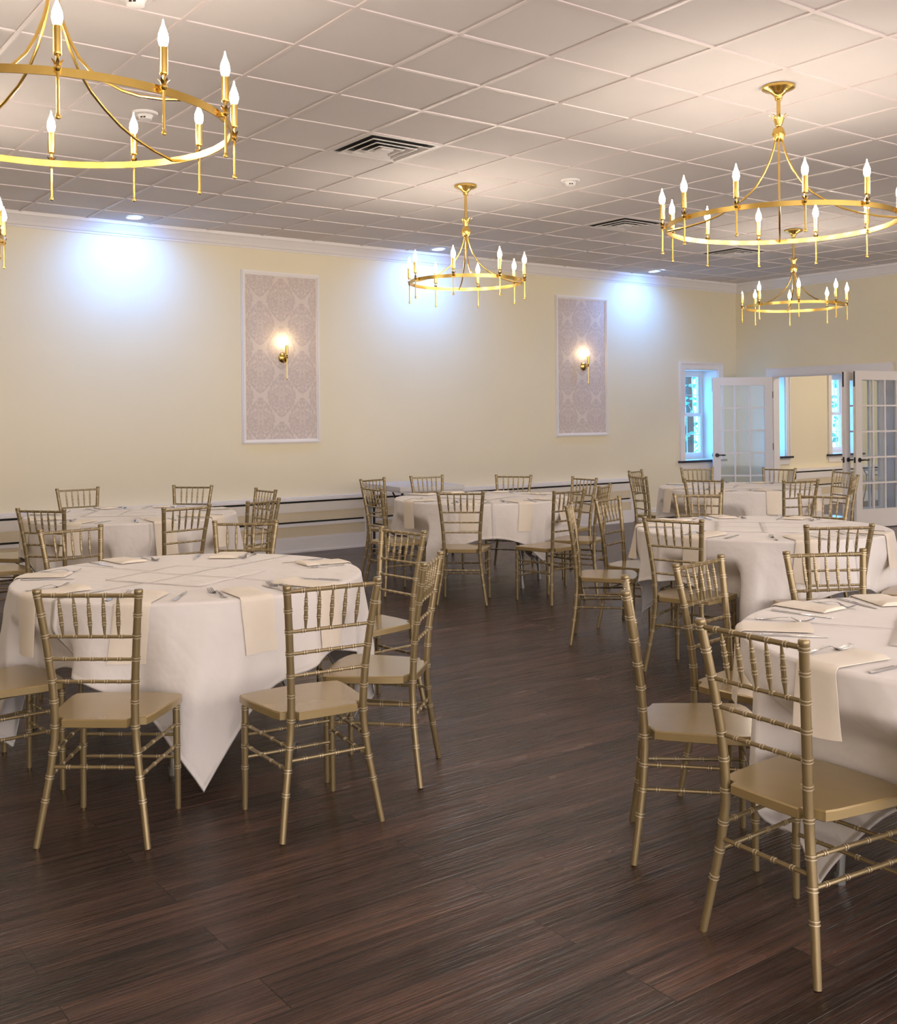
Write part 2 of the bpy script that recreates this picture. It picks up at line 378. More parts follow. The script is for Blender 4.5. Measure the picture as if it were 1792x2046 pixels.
# French door leaves: local x runs from the hinge to the latch edge
def leaf(name, loc, end, hand):
    rz = math.atan2(end[1] - loc[1], end[0] - loc[0]); wd = 0.84; hh = 1.965; t = 0.021; z0 = 0.012
    L_ = struct_empty(name, (loc[0], loc[1], 0), rz)
    m = MB(); sw = 0.105
    m.box(0, sw, -t, t, z0, z0 + hh).box(wd - sw, wd, -t, t, z0, z0 + hh)
    m.box(sw, wd - sw, -t, t, z0 + hh - 0.115, z0 + hh).box(sw, wd - sw, -t, t, z0, z0 + 0.23)
    struct('door_frame', m, M['white'], L_)
    m = MB(); zb, zt = z0 + .23, z0 + hh - .115; x0, x1 = sw, wd - sw
    for q in (1, 2): xx = x0 + (x1 - x0) * q / 3; m.box(xx - .011, xx + .011, -.014, .014, zb, zt)
    for q in range(1, 5): zz = zb + (zt - zb) * q / 5; m.box(x0, x1, -.0135, .0135, zz - .011, zz + .011)
    for q in (x0, x1 - .008): m.box(q, q + .008, -.016, .016, zb, zt)
    struct('muntins', m, M['white'], L_)
    struct('door_pane', MB().box(x0, x1, -.002, .002, zb, zt), M['glass'], L_)
    for s in (-1, 1):
        hnd = MB(); xh = wd - .06; zh = .86
        hnd.tube([(xh, s * t, zh), (xh, s * (t + .010), zh)], [.030, .027], 18)
        hnd.tube([(xh, s * (t + .010), zh), (xh, s * (t + .050), zh)], .010, 10)
        hnd.tube([(xh, s * (t + .048), zh), (xh - .04, s * (t + .052), zh + .004), (xh - .08, s * (t + .050), zh - .004), (xh - .115, s * (t + .047), zh + .004)], [.010, .0085, .0075, .007], 10)
        obj('door_handle', hnd, M['dark'], L_)
    obj('latch_plate', MB().box(wd, wd + .003, -.012, .012, .825, .895).box(wd + .003, wd + .010, -.007, .007, .850, .870), M['dark'], L_, False)
    obj('flush_bolt', MB().box(wd, wd + .003, -.010, .010, z0 + hh - .20, z0 + hh - .01), M['dark'], L_, False)
    for z in (.28, .98, 1.72):
        obj('hinge', MB().box(-.012, .004, -.016, .016, z - .045, z + .045).tube([(-.010, hand * t, z - .05), (-.010, hand * t, z + .05)], .007, 8), M['dark'], L_)
leaf('door_1', (12.81, 9.70), (12.205, 10.255), -1)
leaf('door_2', (12.80, 7.955), (11.96, 7.985), 1)
leaf('door_3', (12.80, 7.700), (11.97, 7.835), -1)

# ================================================================ RADIATOR COVERS
def radiator(label, x0, x1):
    t = thing('radiator_cover', label, 'radiator cover', (x0, WALL, 0), 0, 'radiator covers along the back wall')
    w = x1 - x0; f = -.105
    obj('top_rail', MB().box(0, w, f - .02, 0, .553, .575).box(0, w, f - .012, 0, .575, .59), M['white'], t, False)
    obj('slot', MB().box(.004, w - .004, f + .025, 0, 0.005, .553), M['slot'], t, False)
    obj('upper_panel', MB().box(0, w, f, f + .025, .432, .530).box(0, .05, f, 0, .0, .553).box(w - .05, w, f, 0, 0, .553), M['white'], t, False)
    obj('inset_band', MB().box(.05, w - .05, f + .004, f + .025, .332, .432), M['cream'], t, False)
    obj('lower_panel', MB().box(.05, w - .05, f, f + .025, .278, .312).box(.05, w - .05, f + .006, f + .025, .165, .278, 1).box(.05, w - .05, f, f + .025, .148, .165), [M['white'], M['cream']], t, False)
    m = MB().box(.05, w - .05, f - .004, f + .025, .022, .148).box(.05, w - .05, f - .012, f + .025, .0, .022)
    obj('kick_board', m, M['white'], t, False)
radiator('long white and cream radiator cover along the back wall behind the far left table', 0.2, 6.37)
radiator('white and cream radiator cover along the back wall behind the middle table', 6.42, 10.58)
radiator('radiator cover seen through the open French doors in the side room', 14.1, 17.2)

# ================================================================ WALL PANELS AND SCONCES
def panel(label, xc):
    w, z0, z1 = .93, 1.175, 3.012; h = z1 - z0
    t = thing('wall_panel', label, 'wall panel', (xc, WALL, z0), 0, 'framed wallpaper panels')
    wp = obj('wallpaper', MB().box(-w / 2 + .03, w / 2 - .03, -.004, 0, .03, h - .03), M['damask'], t, False)
    m = MB()
    for a, b, tt in ((0, .045, .012), (.008, .034, .022), (.012, .024, .028)):
        m.box(-w / 2 + a, -w / 2 + b, -tt, 0, a, h - a).box(w / 2 - b, w / 2 - a, -tt, 0, a, h - a)
        m.box(-w / 2 + b, w / 2 - b, -tt, 0, a, b).box(-w / 2 + b, w / 2 - b, -tt, 0, h - b, h - a)
    obj('frame_moulding', m, M['white'], t, False)
panel('tall white framed damask wallpaper panel at left on the cream back wall', 5.352)
panel('tall white framed damask wallpaper panel nearer the room corner and window', 9.745)
BULB = [(.0060, 0), (.0140, .006), (.0185, .023), (.0165, .043), (.0090, .063), (.0040, .077), (.0012, .093)]
def sconce(label, x):
    z = 2.095
    t = thing('wall_sconce', label, 'wall lamp', (x, WALL - .0041, z), 0, 'brass candle wall sconces')
    m = MB().lathe([(.056, 0), (.056, .006), (.050, .014), (.030, .022), (.012, .030), (.0001, .032)], 28); m.move(Matrix.Rotation(PI / 2, 4, 'X'))
    obj('backplate', m, M['brass'], t)
    obj('arm', MB().tube([(0, -.02, .0), (0, -.06, 0), (0, -.088, .0)], .0065, 10).lathe([(.0001, -.014), (.013, -.008), (.016, .002), (.010, .014), (.018, .024), (.006, .026)], 12, (0, -.088, 0)), M['brass'], t)
    obj('rod', MB().tube([(0, -.088, -.235), (0, -.088, .04)], .0042, 8).lathe([(.0001, -.245), (.008, -.238), (.008, -.232), (.004, -.226)], 10, (0, -.088, 0)), M['brass'], t)
    obj('candle_sleeve', MB().lathe([(.0135, .035), (.0145, .040), (.0145, .120), (.0145, .132), (.010, .134)], 14, (0, -.088, 0)), M['brass'], t)
    obj('bulb', MB().lathe([(r, z_ + .134) for r, z_ in BULB], 12, (0, -.088, 0)), M['sconcebulb'], t)
sconce('lit brass candle sconce on the left damask panel', 5.372)
sconce('lit brass candle sconce on the right damask panel', 9.775)

# ================================================================ CEILING FITTINGS
for i, (x, y, lab) in enumerate(((3.62, 10.03, 'recessed downlight at left above the blank stretch of back wall'), (7.18, 10.03, 'recessed downlight above the back wall between the two wallpaper panels'), (10.71, 10.00, 'recessed downlight near the window corner, right of both wallpaper panels'))):
    t = thing('recessed_light', lab, 'ceiling light', (x, y, CEIL), 0, 'recessed downlights along the back wall')
    obj('trim_ring', MB().lathe([(.058, -.002), (.070, -.012), (.088, -.008), (.090, 0.001)], 28), M['white'], t)
    obj('lens', MB().lathe([(.0001, -.005), (.060, -.004), (.060, -.002)], 24), M['lens'], t)
    la = bpy.data.lights.new('downlight beam', 'SPOT'); la.energy = 46; la.color = (.13, .37, 1.0); la.spot_size = math.radians(150); la.spot_blend = 1.0; la.shadow_soft_size = .05
    lo = bpy.data.objects.new('downlight_beam', la); COL.objects.link(lo); lo.location = (0, -.20, -.03); lo.parent = t; lo.rotation_euler = (math.radians(34), 0, 0)
def vent(label, i, j):
    x, y = GX + (i + .5) * TS, GY + (j + .5) * TS
    t = thing('ceiling_vent', label, 'ceiling vent', (x, y, CEIL), 0, 'square ceiling diffusers')
    obj('backing', MB().box(-.285, .285, -.285, .285, -.003, .0005), M['ventback'], t, False)  # flat dark plate, the shade of the vent recess put into its colour
    f = MB()
    for a, b in ((.293, .268),):
        f.box(-a, a, b, a, -.009, 0).box(-a, a, -a, -b, -.009, 0).box(-a, -b, -b, b, -.009, 0).box(b, a, -b, b, -.009, 0)
    obj('frame', f, M['vent'], t, False)
    for s, zt in ((.235, -.004), (.165, -.006), (.10, -.008)):
        m = MB(); o_, i_, zl = s, s - .040, zt - .022
        ring = [(-1, -1), (1, -1), (1, 1), (-1, 1)]
        k = 0
        for q in ring: m.v.append((q[0] * i_, q[1] * i_, zt))
        for q in ring: m.v.append((q[0] * o_, q[1] * o_, zl))
        for q in ring: m.v.append((q[0] * (o_ + .008), q[1] * (o_ + .008), zl))
        for q in ring: m.v.append((q[0] * (o_ + .008), q[1] * (o_ + .008), zl + .005))
        for lev in range(3):
            for q in range(4): m.face((lev * 4 + q, lev * 4 + (q + 1) % 4, lev * 4 + 4 + (q + 1) % 4, lev * 4 + 4 + q))
        obj('louver', m, M['vent'], t, False)
    obj('centre_plate', MB().box(-.05, .05, -.05, .05, -.030, -.012), M['vent'], t, False)
vent('square ceiling vent with dark interior nearest the camera', 3, 4)
vent('square ceiling vent between the middle and right chandeliers', 9, 6)
vent('distant ceiling vent seen through the large right chandelier ring', 13, 7)
for x, y, lab in ((6.016, 6.522, 'round white smoke detector right of the middle chandelier'), (2.457, 6.587, 'round white smoke detector seen inside the large left chandelier ring'), (1.75, 4.80, 'round white detector on the ceiling at the top left edge of the picture')):
    t = thing('smoke_detector', lab, 'smoke detector', (x, y, CEIL), 0, 'ceiling smoke detectors')
    obj('base', MB().lathe([(.050, -.018), (.075, -.014), (.080, -.006), (.080, .0)], 28), M['white'], t)
    obj('sensor_head', MB().lathe([(.0001, -.052), (.028, -.050), (.040, -.044), (.043, -.030), (.050, -.018)], 28), M['white'], t)
    obj('sensor_slot', MB().box(-.016, -.004, -.046, -.041, -.042, -.034).box(.003, .015, -.046, -.041, -.042, -.034).move(Matrix.Rotation(math.radians(-38), 4, 'Z')), M['slot'], t, False)

# ================================================================ CHANDELIERS
ARM = [(.030, 0), (.045, .10), (.075, .225), (.125, .37), (.20, .53), (.29, .65), (.40, .75), (.53, .845), (.66, .91), (.83, .965), (1.0, 1.0)]
def chandelier(label, x, y, R, n, zr, zh, cand0, arm0, unlit=()):
    t = thing('chandelier', label, 'chandelier', (x, y, CEIL), 0, 'brass ring chandeliers')
    zr -= CEIL; zh -= CEIL
    obj('canopy', MB().lathe([(.018, -.085), (.022, -.080), (.022, -.068), (.030, -.055), (.050, -.036), (.085, -.024), (.095, -.018), (.095, -.004), (.088, 0)], 32), M['brass'], t)
    obj('stem', MB().tube([(0, 0, -.08), (0, 0, zh + .02)], .0115, 12), M['brass'], t)
    hub = MB().lathe([(.012, -.065), (.020, -.058), (.030, -.040), (.034, -.018), (.031, .004), (.020, .018), (.013, .026), (.017, .034), (.012, .040)], 18)
    for q in range(8):
        a = 2 * PI * q / 8; c_, s_ = cos(a), sin(a)
        k = len(hub.v); pts = [(.016, .030, .010), (.026, .060, .011), (.034, .078, .008), (.052, .092, .0015)]
        for r, z, w in pts:
            hub.v += [(c_ * r - s_ * w, s_ * r + c_ * w, z), (c_ * (r + .003), s_ * (r + .003), z), (c_ * r + s_ * w, s_ * r - c_ * w, z)]
        for i in range(3):
            for j in range(2): hub.face((k + 3 * i + j, k + 3 * i + j + 1, k + 3 * i + j + 4, k + 3 * i + j + 3))
        hub.tube([(c_ * .024, s_ * .024, -.052), (c_ * .035, s_ * .035, -.020), (c_ * .024, s_ * .024, .014)], .0045, 6)
    h = obj('hub', hub, M['brass'], t); h.location = (0, 0, zh)
    ring = MB(); ns = 96; hz = .014
    ring.grid(lambda i, j: ((R + (0, .0085, .0085, 0, 0)[j]) * cos(2 * PI * i / ns), (R + (0, .0085, .0085, 0, 0)[j]) * sin(2 * PI * i / ns), zr + (-hz, -hz, hz, hz, -hz)[j]), ns, 5, 0, True)
    obj('ring', ring, M['brass'], t)
    top = zh - .055
    for q in range(4):
        a = math.radians(arm0 + 90 * q); c_, s_ = cos(a), sin(a)
        pts = [(c_ * R * r, s_ * R * r, top + (zr - top) * z) for r, z in ARM]
        obj('arm', MB().tube(pts, .0062, 8), M['brass'], t)
    hm = MB().tube([(0, 0, -.150), (0, 0, .05)], .0052, 8)
    hm.lathe([(.0001, -.160), (.0085, -.156), (.0095, -.150), (.007, -.143), (.005, -.140)], 10)
    hm.lathe([(.005, -.006), (.011, .000), (.013, .006), (.009, .013), (.006, .016)], 10)
    for q in range(6):
        a = 2 * PI * q / 6; c_, s_ = cos(a), sin(a); k = len(hm.v)
        for r, z, w in ((.007, .012, .005), (.013, .024, .006), (.022, .032, .001)): hm.v += [(c_ * r - s_ * w, s_ * r + c_ * w, z), (c_ * r + s_ * w, s_ * r - c_ * w, z)]
        for i in range(2): hm.face((k + 2 * i, k + 2 * i + 1, k + 2 * i + 3, k + 2 * i + 2))
    hm.box(-.022, 0, -.006, .006, -.006, .008)
    me_h = hm.mesh('candle_holder', M['brass'])
    me_s = MB().lathe([(.0115, .046), (.0140, .050), (.0145, .054), (.0145, .132), (.0150, .140), (.0105, .142)], 14).mesh('candle_sleeve', M['brass'])
    me_b = MB().lathe([(r, z + .142) for r, z in BULB], 10).mesh('bulb', M['bulb'])
    me_u = MB().lathe([(r * .8, z * .5 + .142) for r, z in BULB], 10).mesh('bulb', M['unlit'])
    for q in range(n):
        a = math.radians(cand0 + 360 * q / n)
        o = bpy.data.objects.new('candle_holder', me_h); COL.objects.link(o); o.parent = t
        o.location = ((R + .026) * cos(a), (R + .026) * sin(a), zr); o.rotation_euler = (0, 0, a)
        s = bpy.data.objects.new('candle_sleeve', me_s); COL.objects.link(s); s.parent = o
        b = bpy.data.objects.new('bulb', me_u if q in unlit else me_b); COL.objects.link(b); b.parent = o
    return t
def camdir(x, y): return math.degrees(math.atan2(-y, -x))
for lab, x, y, R, n, zr, zh, c0, a0, un in (
    ('large twelve light brass ring chandelier cut off by the left edge of the picture', 1.20, 4.17, .655, 12, 2.560, 3.11, 1, 43, ()),
    ('large twelve light brass ring chandelier at the right with its ceiling canopy showing', 5.323, 3.967, .655, 12, 2.555, 3.11, 11, 0, ()),
    ('small eight light brass ring chandelier in the middle of the hall', 5.411, 7.153, .465, 8, 2.560, 3.005, -12, 8, ()),
    ('small eight light brass ring chandelier hanging farthest away near the doors, one bulb unlit', 9.577, 6.965, .50, 8, 2.566, 2.985, 5, 8, (6,)),
    ('small brass ring chandelier almost wholly outside the left edge of the picture', 1.25, 7.10, .465, 8, 2.560, 3.005, 15, 8, ())):
    d = camdir(x, y)
    chandelier(lab, x, y, R, n, zr, zh, d + c0, d + a0, un)

# ================================================================ CHAIR
HC = .872
def post(z):       # centre line of the right rear post
    P = [(0, .190, -.205), (.12, .172, -.188), (.25, .152, -.172), (.36, .140, -.166), (.44, .137, -.168), (.56, .143, -.177), (.70, .155, -.196), (.872, .174, -.225)]
    for (a, xa, ya), (b, xb, yb) in zip(P, P[1:]):
        if z <= b + 1e-6:
            f = (z - a) / (b - a); return Vector((xa + (xb - xa) * f, ya + (yb - ya) * f, z))
    return Vector(P[-1][1:] + (z,))
def ringed(path_fn, length, base_r, marks, step=.03, bump=.0022):
    # parameters along a length with a pair of thin raised rings at each mark
    ts = []
    i = 0
    while i * step < length - 1e-6: ts.append((i * step, 0)); i += 1
    ts.append((length, 0))
    ts = [q for q in ts if all(abs(q[0] - mk) > .010 for mk in marks)]
    for mk in marks:
        ts += [(mk - .0066, 0), (mk - .0060, bump), (mk - .0030, bump), (mk - .0022, 0), (mk + .0022, 0), (mk + .0030, bump), (mk + .0060, bump), (mk + .0066, 0)]
    ts = sorted(q for q in ts if 0 <= q[0] <= length)
    rows = [1 if (ts[i][1] and ts[i + 1][1]) else 0 for i in range(len(ts) - 1)]
    return [path_fn(t) for t, _ in ts], [base_r(t) + b for t, b in ts], rows
def bar(name, p0, p1, r, marks, parent, n=9, r_fn=None):
    p0, p1 = Vector(p0), Vector(p1); L = (p1 - p0).length
    P, R, W = ringed(lambda t: p0.lerp(p1, t / L), L, r_fn or (lambda t: r), [m * L for m in marks], L, .0017)
    return obj(name, MB().tube(P, R, n, rows=W), [M['gold'], M['ring']], parent)
def make_chair():
    root = thing('banquet_chair', '', 'chair')
    # seat: thin slab with notched rear corners
    half = [(.0, -.178), (.112, -.176), (.119, -.150), (.145, -.140), (.166, -.135), (.176, -.10), (.196, .06), (.202, .13), (.198, .168), (.176, .190), (.10, .205), (0, .209)]
    poly = half + [(-x, y) for x, y in half[-2:0:-1]]
    m = MB(); n = len(poly); cx, cy = 0, .02
    lev = [(.975, .394), (1.0, .397), (1.0, .420), (.985, .4245)]
    for s, z in lev: m.v += [(cx + (x - cx) * s, cy + (y - cy) * s, z - (.004 if y > .18 else 0)) for x, y in poly]
    for k in range(3):
        for i in range(n): m.face((k * n + i, k * n + (i + 1) % n, (k + 1) * n + (i + 1) % n, (k + 1) * n + i))
    m.face([i for i in range(n)][::-1]); m.face([3 * n + i for i in range(n)])
    obj('seat', m, M['seat'], root, True, 30)
    for s in (-1, 1):
        mk = [.153, .230, .308, .400, .486, .556, .634, .712, .786, .850]
        fl = lambda t: Vector((s * post(t).x, post(t).y, t))
        P, R, W = ringed(fl, HC - .012, lambda t: .0112 + .0026 * min(1, t / .40) - .0008 * max(0, (t - .45) / .42), mk, .06)
        mb = MB().tube(P, R, 12, rows=W)
        e = fl(HC - .012)
        mb.lathe([(.0128, -.004), (.0150, .001), (.0150, .009), (.0125, .013), (.0001, .014)], 12, tuple(e))
        obj('back_post', mb, [M['gold'], M['ring']], root)
        fl2 = lambda t: Vector((s * (.178 - .004 * t / .39), .174, t))
        P, R, W = ringed(fl2, .392, lambda t: .0105 + .0025 * min(1, t / .3), [.155, .233, .310, .372], .06)
        obj('leg', MB().tube(P, R, 12, rows=W), [M['gold'], M['ring']], root)
    def across(z, r, marks, name='back_rail', off=.0):
        a = post(z); bar(name, (-a.x + .008, a.y, z), (a.x - .008, a.y, z), r, marks, root)
    across(.851, .0076, [.145, .32, .5, .68, .855], 'top_rail')
    across(.709, .0060, [.15, .325, .5, .675, .85]); across(.631, .0060, [.17, .335, .5, .665, .83]); across(.553, .0060, [.17, .335, .5, .665, .83])
    yt, yb = post(.845).y, post(.713).y
    for q in (-2, -1, 0, 1, 2):
        bar('spindle', (q * .0475, yb, .713), (q * .0505, yt, .846), .007, [.32, .56, .78], root, 8,
            lambda t: .0034 + .0034 * min(1, t / .03) * min(1, (.134 - t) / .05))
    a = post(.262); bar('stretcher', (-a.x, a.y, .262), (a.x, a.y, .262), .0064, [.2, .4, .6, .8], root)
    for s in (-1, 1):
        for z in (.312, .236):
            a = post(z - .004); bar('stretcher', (s * a.x, a.y, z - .004), (s * .175, .174, z), .0064, [.14, .36, .6, .84], root)
    for z in (.272, .190): bar('stretcher', (-.176, .174, z), (.176, .174, z), .0062, [.2, .4, .6, .8], root)
    return root

TABLES = {
    1: ((1.917, 4.614), -110, 'front left table', 'nearest at left'),
    2: ((3.347, 1.717), 164, 'front right table', 'cut off by the right edge of the picture'),
    3: ((2.807, 7.874), 35, 'far left table', 'at the far left below the blank wall'),
    4: ((5.772, 7.433), -76, 'middle table', 'in the middle of the hall near the back wall'),
    5: ((5.507, 4.260), -146, 'right middle table', 'second from the front on the right'),
    6: ((8.466, 6.814), 20, 'far right table', 'farthest right before the French doors')}
CHAIRS = [ # table, x, y, facing angle
    (1, 1.273, 3.780, 0.893), (1, 1.877, 3.456, 1.493), (1, 2.348, 3.712, 2.333), (1, 2.806, 4.542, 3.228), (1, 1.781, 5.565, -1.356), (1, 2.459, 5.318, -2.253), (1, 1.051, 4.433, 0.092), (1, 1.139, 5.159, -0.611),
    (2, 2.520, 1.807, -0.047), (2, 2.768, 2.420, -0.787), (2, 3.309, 2.605, -1.378), (2, 3.784, 2.482, -2.020),
    (3, 2.815, 8.943, -1.525), (3, 3.514, 8.648, -2.378), (3, 3.700, 7.903, 3.149), (3, 3.292, 7.058, 2.010), (3, 2.717, 6.919, 1.749), (3, 2.126, 7.293, 0.676), (3, 1.830, 7.800, 0.03), (3, 2.080, 8.530, -0.74),
    (4, 5.980, 8.394, -1.703), (4, 6.500, 7.957, -2.488), (4, 6.654, 7.320, 3.070), (4, 6.108, 6.560, 2.103), (4, 5.592, 6.355, 1.674), (4, 5.045, 6.726, 0.813), (4, 5.438, 8.371, -1.243), (4, 4.884, 7.452, -0.098),
    (5, 4.680, 4.103, 0.263), (5, 4.955, 3.448, 1.013), (5, 4.859, 4.983, -0.826), (5, 5.352, 5.168, -1.256), (5, 5.937, 5.045, -2.100), (5, 6.361, 4.494, -2.876), (5, 5.750, 3.330, 1.850),
    (6, 8.238, 7.684, -1.181), (6, 7.626, 7.074, -0.341), (6, 8.888, 7.607, -2.098), (6, 9.323, 7.077, -2.853), (6, 7.644, 6.456, 0.384), (6, 8.008, 5.928, 1.238), (6, 9.271, 6.427, 2.709), (6, 8.671, 5.942, 1.988)]
VIEW = 53.9
SECT = ['far side', 'far left side', 'left side', 'near left side', 'near side', 'near right side', 'right side', 'far right side']
def sectors(angs):     # each seat of a table gets its own place word
    order = sorted(range(len(angs)), key=lambda i: (angs[i] - VIEW + 180 + 22.5) % 360)
    rel = [((angs[i] - VIEW + 180 + 22.5) % 360 - 22.5) for i in order]   # 0 = near side, grows to the left... of the table
    import itertools
    best = None
    for comb in itertools.combinations(range(8), len(order)):
        cost = sum(min((rel[j] - 45 * comb[j]) ** 2, (rel[j] - 360 - 45 * comb[j]) ** 2) for j in range(len(order)))
        if best is None or cost < best[0]: best = (cost, comb)
    near = ['near side', 'near right side', 'right side', 'far right side', 'far side', 'far left side', 'left side', 'near left side']
    res = [None] * len(angs)
    for j, i in enumerate(order): res[i] = near[best[1][j]]
    return res
proto = None
SEATS = {}
for tn, ((tx, ty), rot, tname, _) in TABLES.items():
    cs = [c for c in CHAIRS if c[0] == tn]
    angs = [math.degrees(math.atan2(c[2] - ty, c[1] - tx)) for c in cs]
    words = sectors(angs)
    SEATS[tn] = list(zip(angs, words))
    for c, wd in zip(cs, words):
        if proto is None: proto = o = make_chair()
        else: o = copy_tree(proto)
        o.location = (c[1], c[2], 0); o.rotation_euler = (0, 0, c[3] - PI / 2)
        tag(o, 'gold bamboo style chair on the %s of the %s' % (wd, tname), 'chair', 'gold banquet chairs at the round tables')

# ================================================================ TABLES AND LINEN
HALF = 1.045      # half side of the square cloths
def cloth_point(phi, s, seed, lift=0.0):
    """Point on the cloth skin; phi about the table, s metres beyond the rim (negative = on the top)."""
    r0 = TABLE_R - .012
    if s <= 0: return Vector(((r0 + s) * cos(phi), (r0 + s) * sin(phi), TABLE_Z + lift))
    d = (math.degrees(phi) + 45) % 90 - 45      # degrees from the nearest corner (cloth corners at 0, 90, ...)
    arc = .014
    if s < arc * PI / 2:
        a = s / arc; return Vector(((r0 + (arc + lift) * sin(a)) * cos(phi), (r0 + (arc + lift) * sin(a)) * sin(phi), TABLE_Z - arc + (arc + lift) * cos(a)))
    q = s - arc * PI / 2
    g = min(1, q / .35)
    f = g * (.050 * math.exp(-(d / 8.5) ** 2) - .030 * math.exp(-((abs(d) - 18) / 6.5) ** 2) + .020 * math.exp(-((abs(d) - 31) / 6) ** 2))
    f += g * (.017 * sin(phi * 9 + seed) + .013 * sin(phi * 17 + seed * 2.3) + .006 * sin(phi * 31 + q * 9)) + .022 * g
    r = r0 + arc + lift + f
    return Vector((r * cos(phi), r * sin(phi), TABLE_Z - arc - q * .985))
RIM = [0, .004, .008, .012, .016, .020, .023]
def tablecloth(name, rot, seed, centre, chairs):
    nphi = 360
    rz = math.radians(rot)
    inner = [0.0, .2, .4, .55, .66, .72, .745]
    m = MB(); rows = []
    nh = 30; m.v.append((0, 0, TABLE_Z)); uvs = [(0, 0)]
    for i in range(nphi):
        phi = 2 * PI * i / nphi
        Rf = HALF / max(abs(cos(phi - PI / 4)), abs(sin(phi - PI / 4)))
        col = []
        ss = [r - (TABLE_R - .012) for r in inner[1:]] + RIM + [.023 + (Rf - TABLE_R + .012 - .023) * (j + 1) / nh for j in range(nh)]
        for s in ss:
            p = cloth_point(phi, s, seed)
            if s > .08 and p.z < .64:      # the cloth is pushed inwards by any seat tucked against it
                wx = centre[0] + p.x * cos(rz) - p.y * sin(rz); wy = centre[1] + p.x * sin(rz) + p.y * cos(rz)
                for _, qx, qy, qa in chairs:
                    dx, dy = wx - qx, wy - qy; ly = dx * cos(qa) + dy * sin(qa); lx = abs(dx * sin(qa) - dy * cos(qa))
                    if lx < .275 and -.5 < ly < .232:
                        wt = min(1, (.64 - p.z) / .15) * (1 if lx < .216 else (.275 - lx) / .059)
                        wt = wt * wt * (3 - 2 * wt); sh = (.232 - ly) * wt
                        wx += cos(qa) * sh; wy += sin(qa) * sh
                ex, ey = wx - centre[0], wy - centre[1]
                p = Vector((ex * cos(rz) + ey * sin(rz), -ex * sin(rz) + ey * cos(rz), p.z))
            col.append(len(m.v)); m.v.append(tuple(p))
            rr = TABLE_R - .012 + s; uvs.append((rr * cos(phi - PI / 4), rr * sin(phi - PI / 4)))
        rows.append(col)
    for i in range(nphi):
        a, b = rows[i], rows[(i + 1) % nphi]
        m.face((0, a[0], b[0]))
        for j in range(len(a) - 1): m.face((a[j], a[j + 1], b[j + 1], b[j]))
    o = obj(name, m, M['cloth'], None, True, 80)
    uvl = o.data.uv_layers.new(name='flat')
    for lp in o.data.loops: uvl.data[lp.index].uv = uvs[lp.vertex_index]
    md = o.modifiers.new('thickness', 'SOLIDIFY'); md.thickness = .0015; md.offset = -1
    return o
def make_table():
    t = thing('round_table', '', 'table')
    obj('table_top', MB().lathe([(.70, .700), (.748, .702), (.750, .706), (.750, .728), (.744, .7325), (.0001, .7326)], 64), M['plastic'], t)
    for sx in (-1, 1):
        for sy in (-1, 1):
            obj('leg', MB().tube([(sx * .33, sy * .20, .698), (sx * .35, sy * .20, .50), (sx * .38, sy * .22, .40), (sx * .43, sy * .26, .26), (sx * .44, sy * .27, .0)], .0135, 10).tube([(sx * .44, sy * .27, 0), (sx * .44, sy * .27, .03)], .018, 10), M['greysteel'], t)
        obj('leg_brace', MB().tube([(sx * .38, -.22, .40), (sx * .38, .22, .40)], .010, 8).tube([(sx * .375, 0, .40), (0, 0, .69)], .009, 8), M['greysteel'], t)
    return t
# cutlery, lying along +x with the head at +x, resting on z = 0
def fork_mesh():
    m = MB()
    def strip(pts, th=.0016):
        k = len(m.v)
        for x, y, w, z in pts: m.v += [(x, y - w, z), (x, y + w, z), (x, y + w, z + th), (x, y - w, z + th)]
        for i in range(len(pts) - 1):
            for q in range(4): m.face((k + 4 * i + q, k + 4 * i + (q + 1) % 4, k + 4 * i + 4 + (q + 1) % 4, k + 4 * i + 4 + q))
        m.face((k, k + 1, k + 2, k + 3)); e = k + 4 * (len(pts) - 1); m.face((e + 3, e + 2, e + 1, e))
    strip([(-.095, 0, .004, .003), (-.090, 0, .0085, .001), (-.070, 0, .0085, .0), (-.045, 0, .0055, .004), (-.010, 0, .0035, .011), (.020, 0, .0035, .012), (.034, 0, .006, .006), (.042, 0, .0115, .001), (.052, 0, .0125, 0)])
    for q in range(4):
        y = -.0105 + q * .007
        strip([(.052, y, .0022, 0), (.070, y, .0021, .002), (.085, y, .0018, .008), (.097, y * .95, .0011, .014)])
    return m.mesh('fork', M['steel'])
def knife_mesh():
    m = MB(); k = 0
    pts = [(-.115, .004, .001, .003), (-.111, .0075, .0, .0045), (-.075, .0070, 0, .0050), (-.030, .0055, 0, .0050), (-.005, .0050, 0, .0050), (.004, .0078, .0, .0018), (.055, .0092, 0, .0014), (.090, .0080, 0, .0013), (.108, .0045, 0, .0012), (.116, .0010, 0, .0010)]
    for x, w, z, th in pts: m.v += [(x, -w, z), (x, w * .8, z), (x, w * .8, z + th), (x, -w, z + th)]
    for i in range(len(pts) - 1):
        for q in range(4): m.face((4 * i + q, 4 * i + (q + 1) % 4, 4 * i + 4 + (q + 1) % 4, 4 * i + 4 + q))
    m.face((0, 1, 2, 3)); e = 4 * (len(pts) - 1); m.face((e + 3, e + 2, e + 1, e))
    return m.mesh('knife', M['steel'])
FORK, KNIFE = fork_mesh(), knife_mesh()
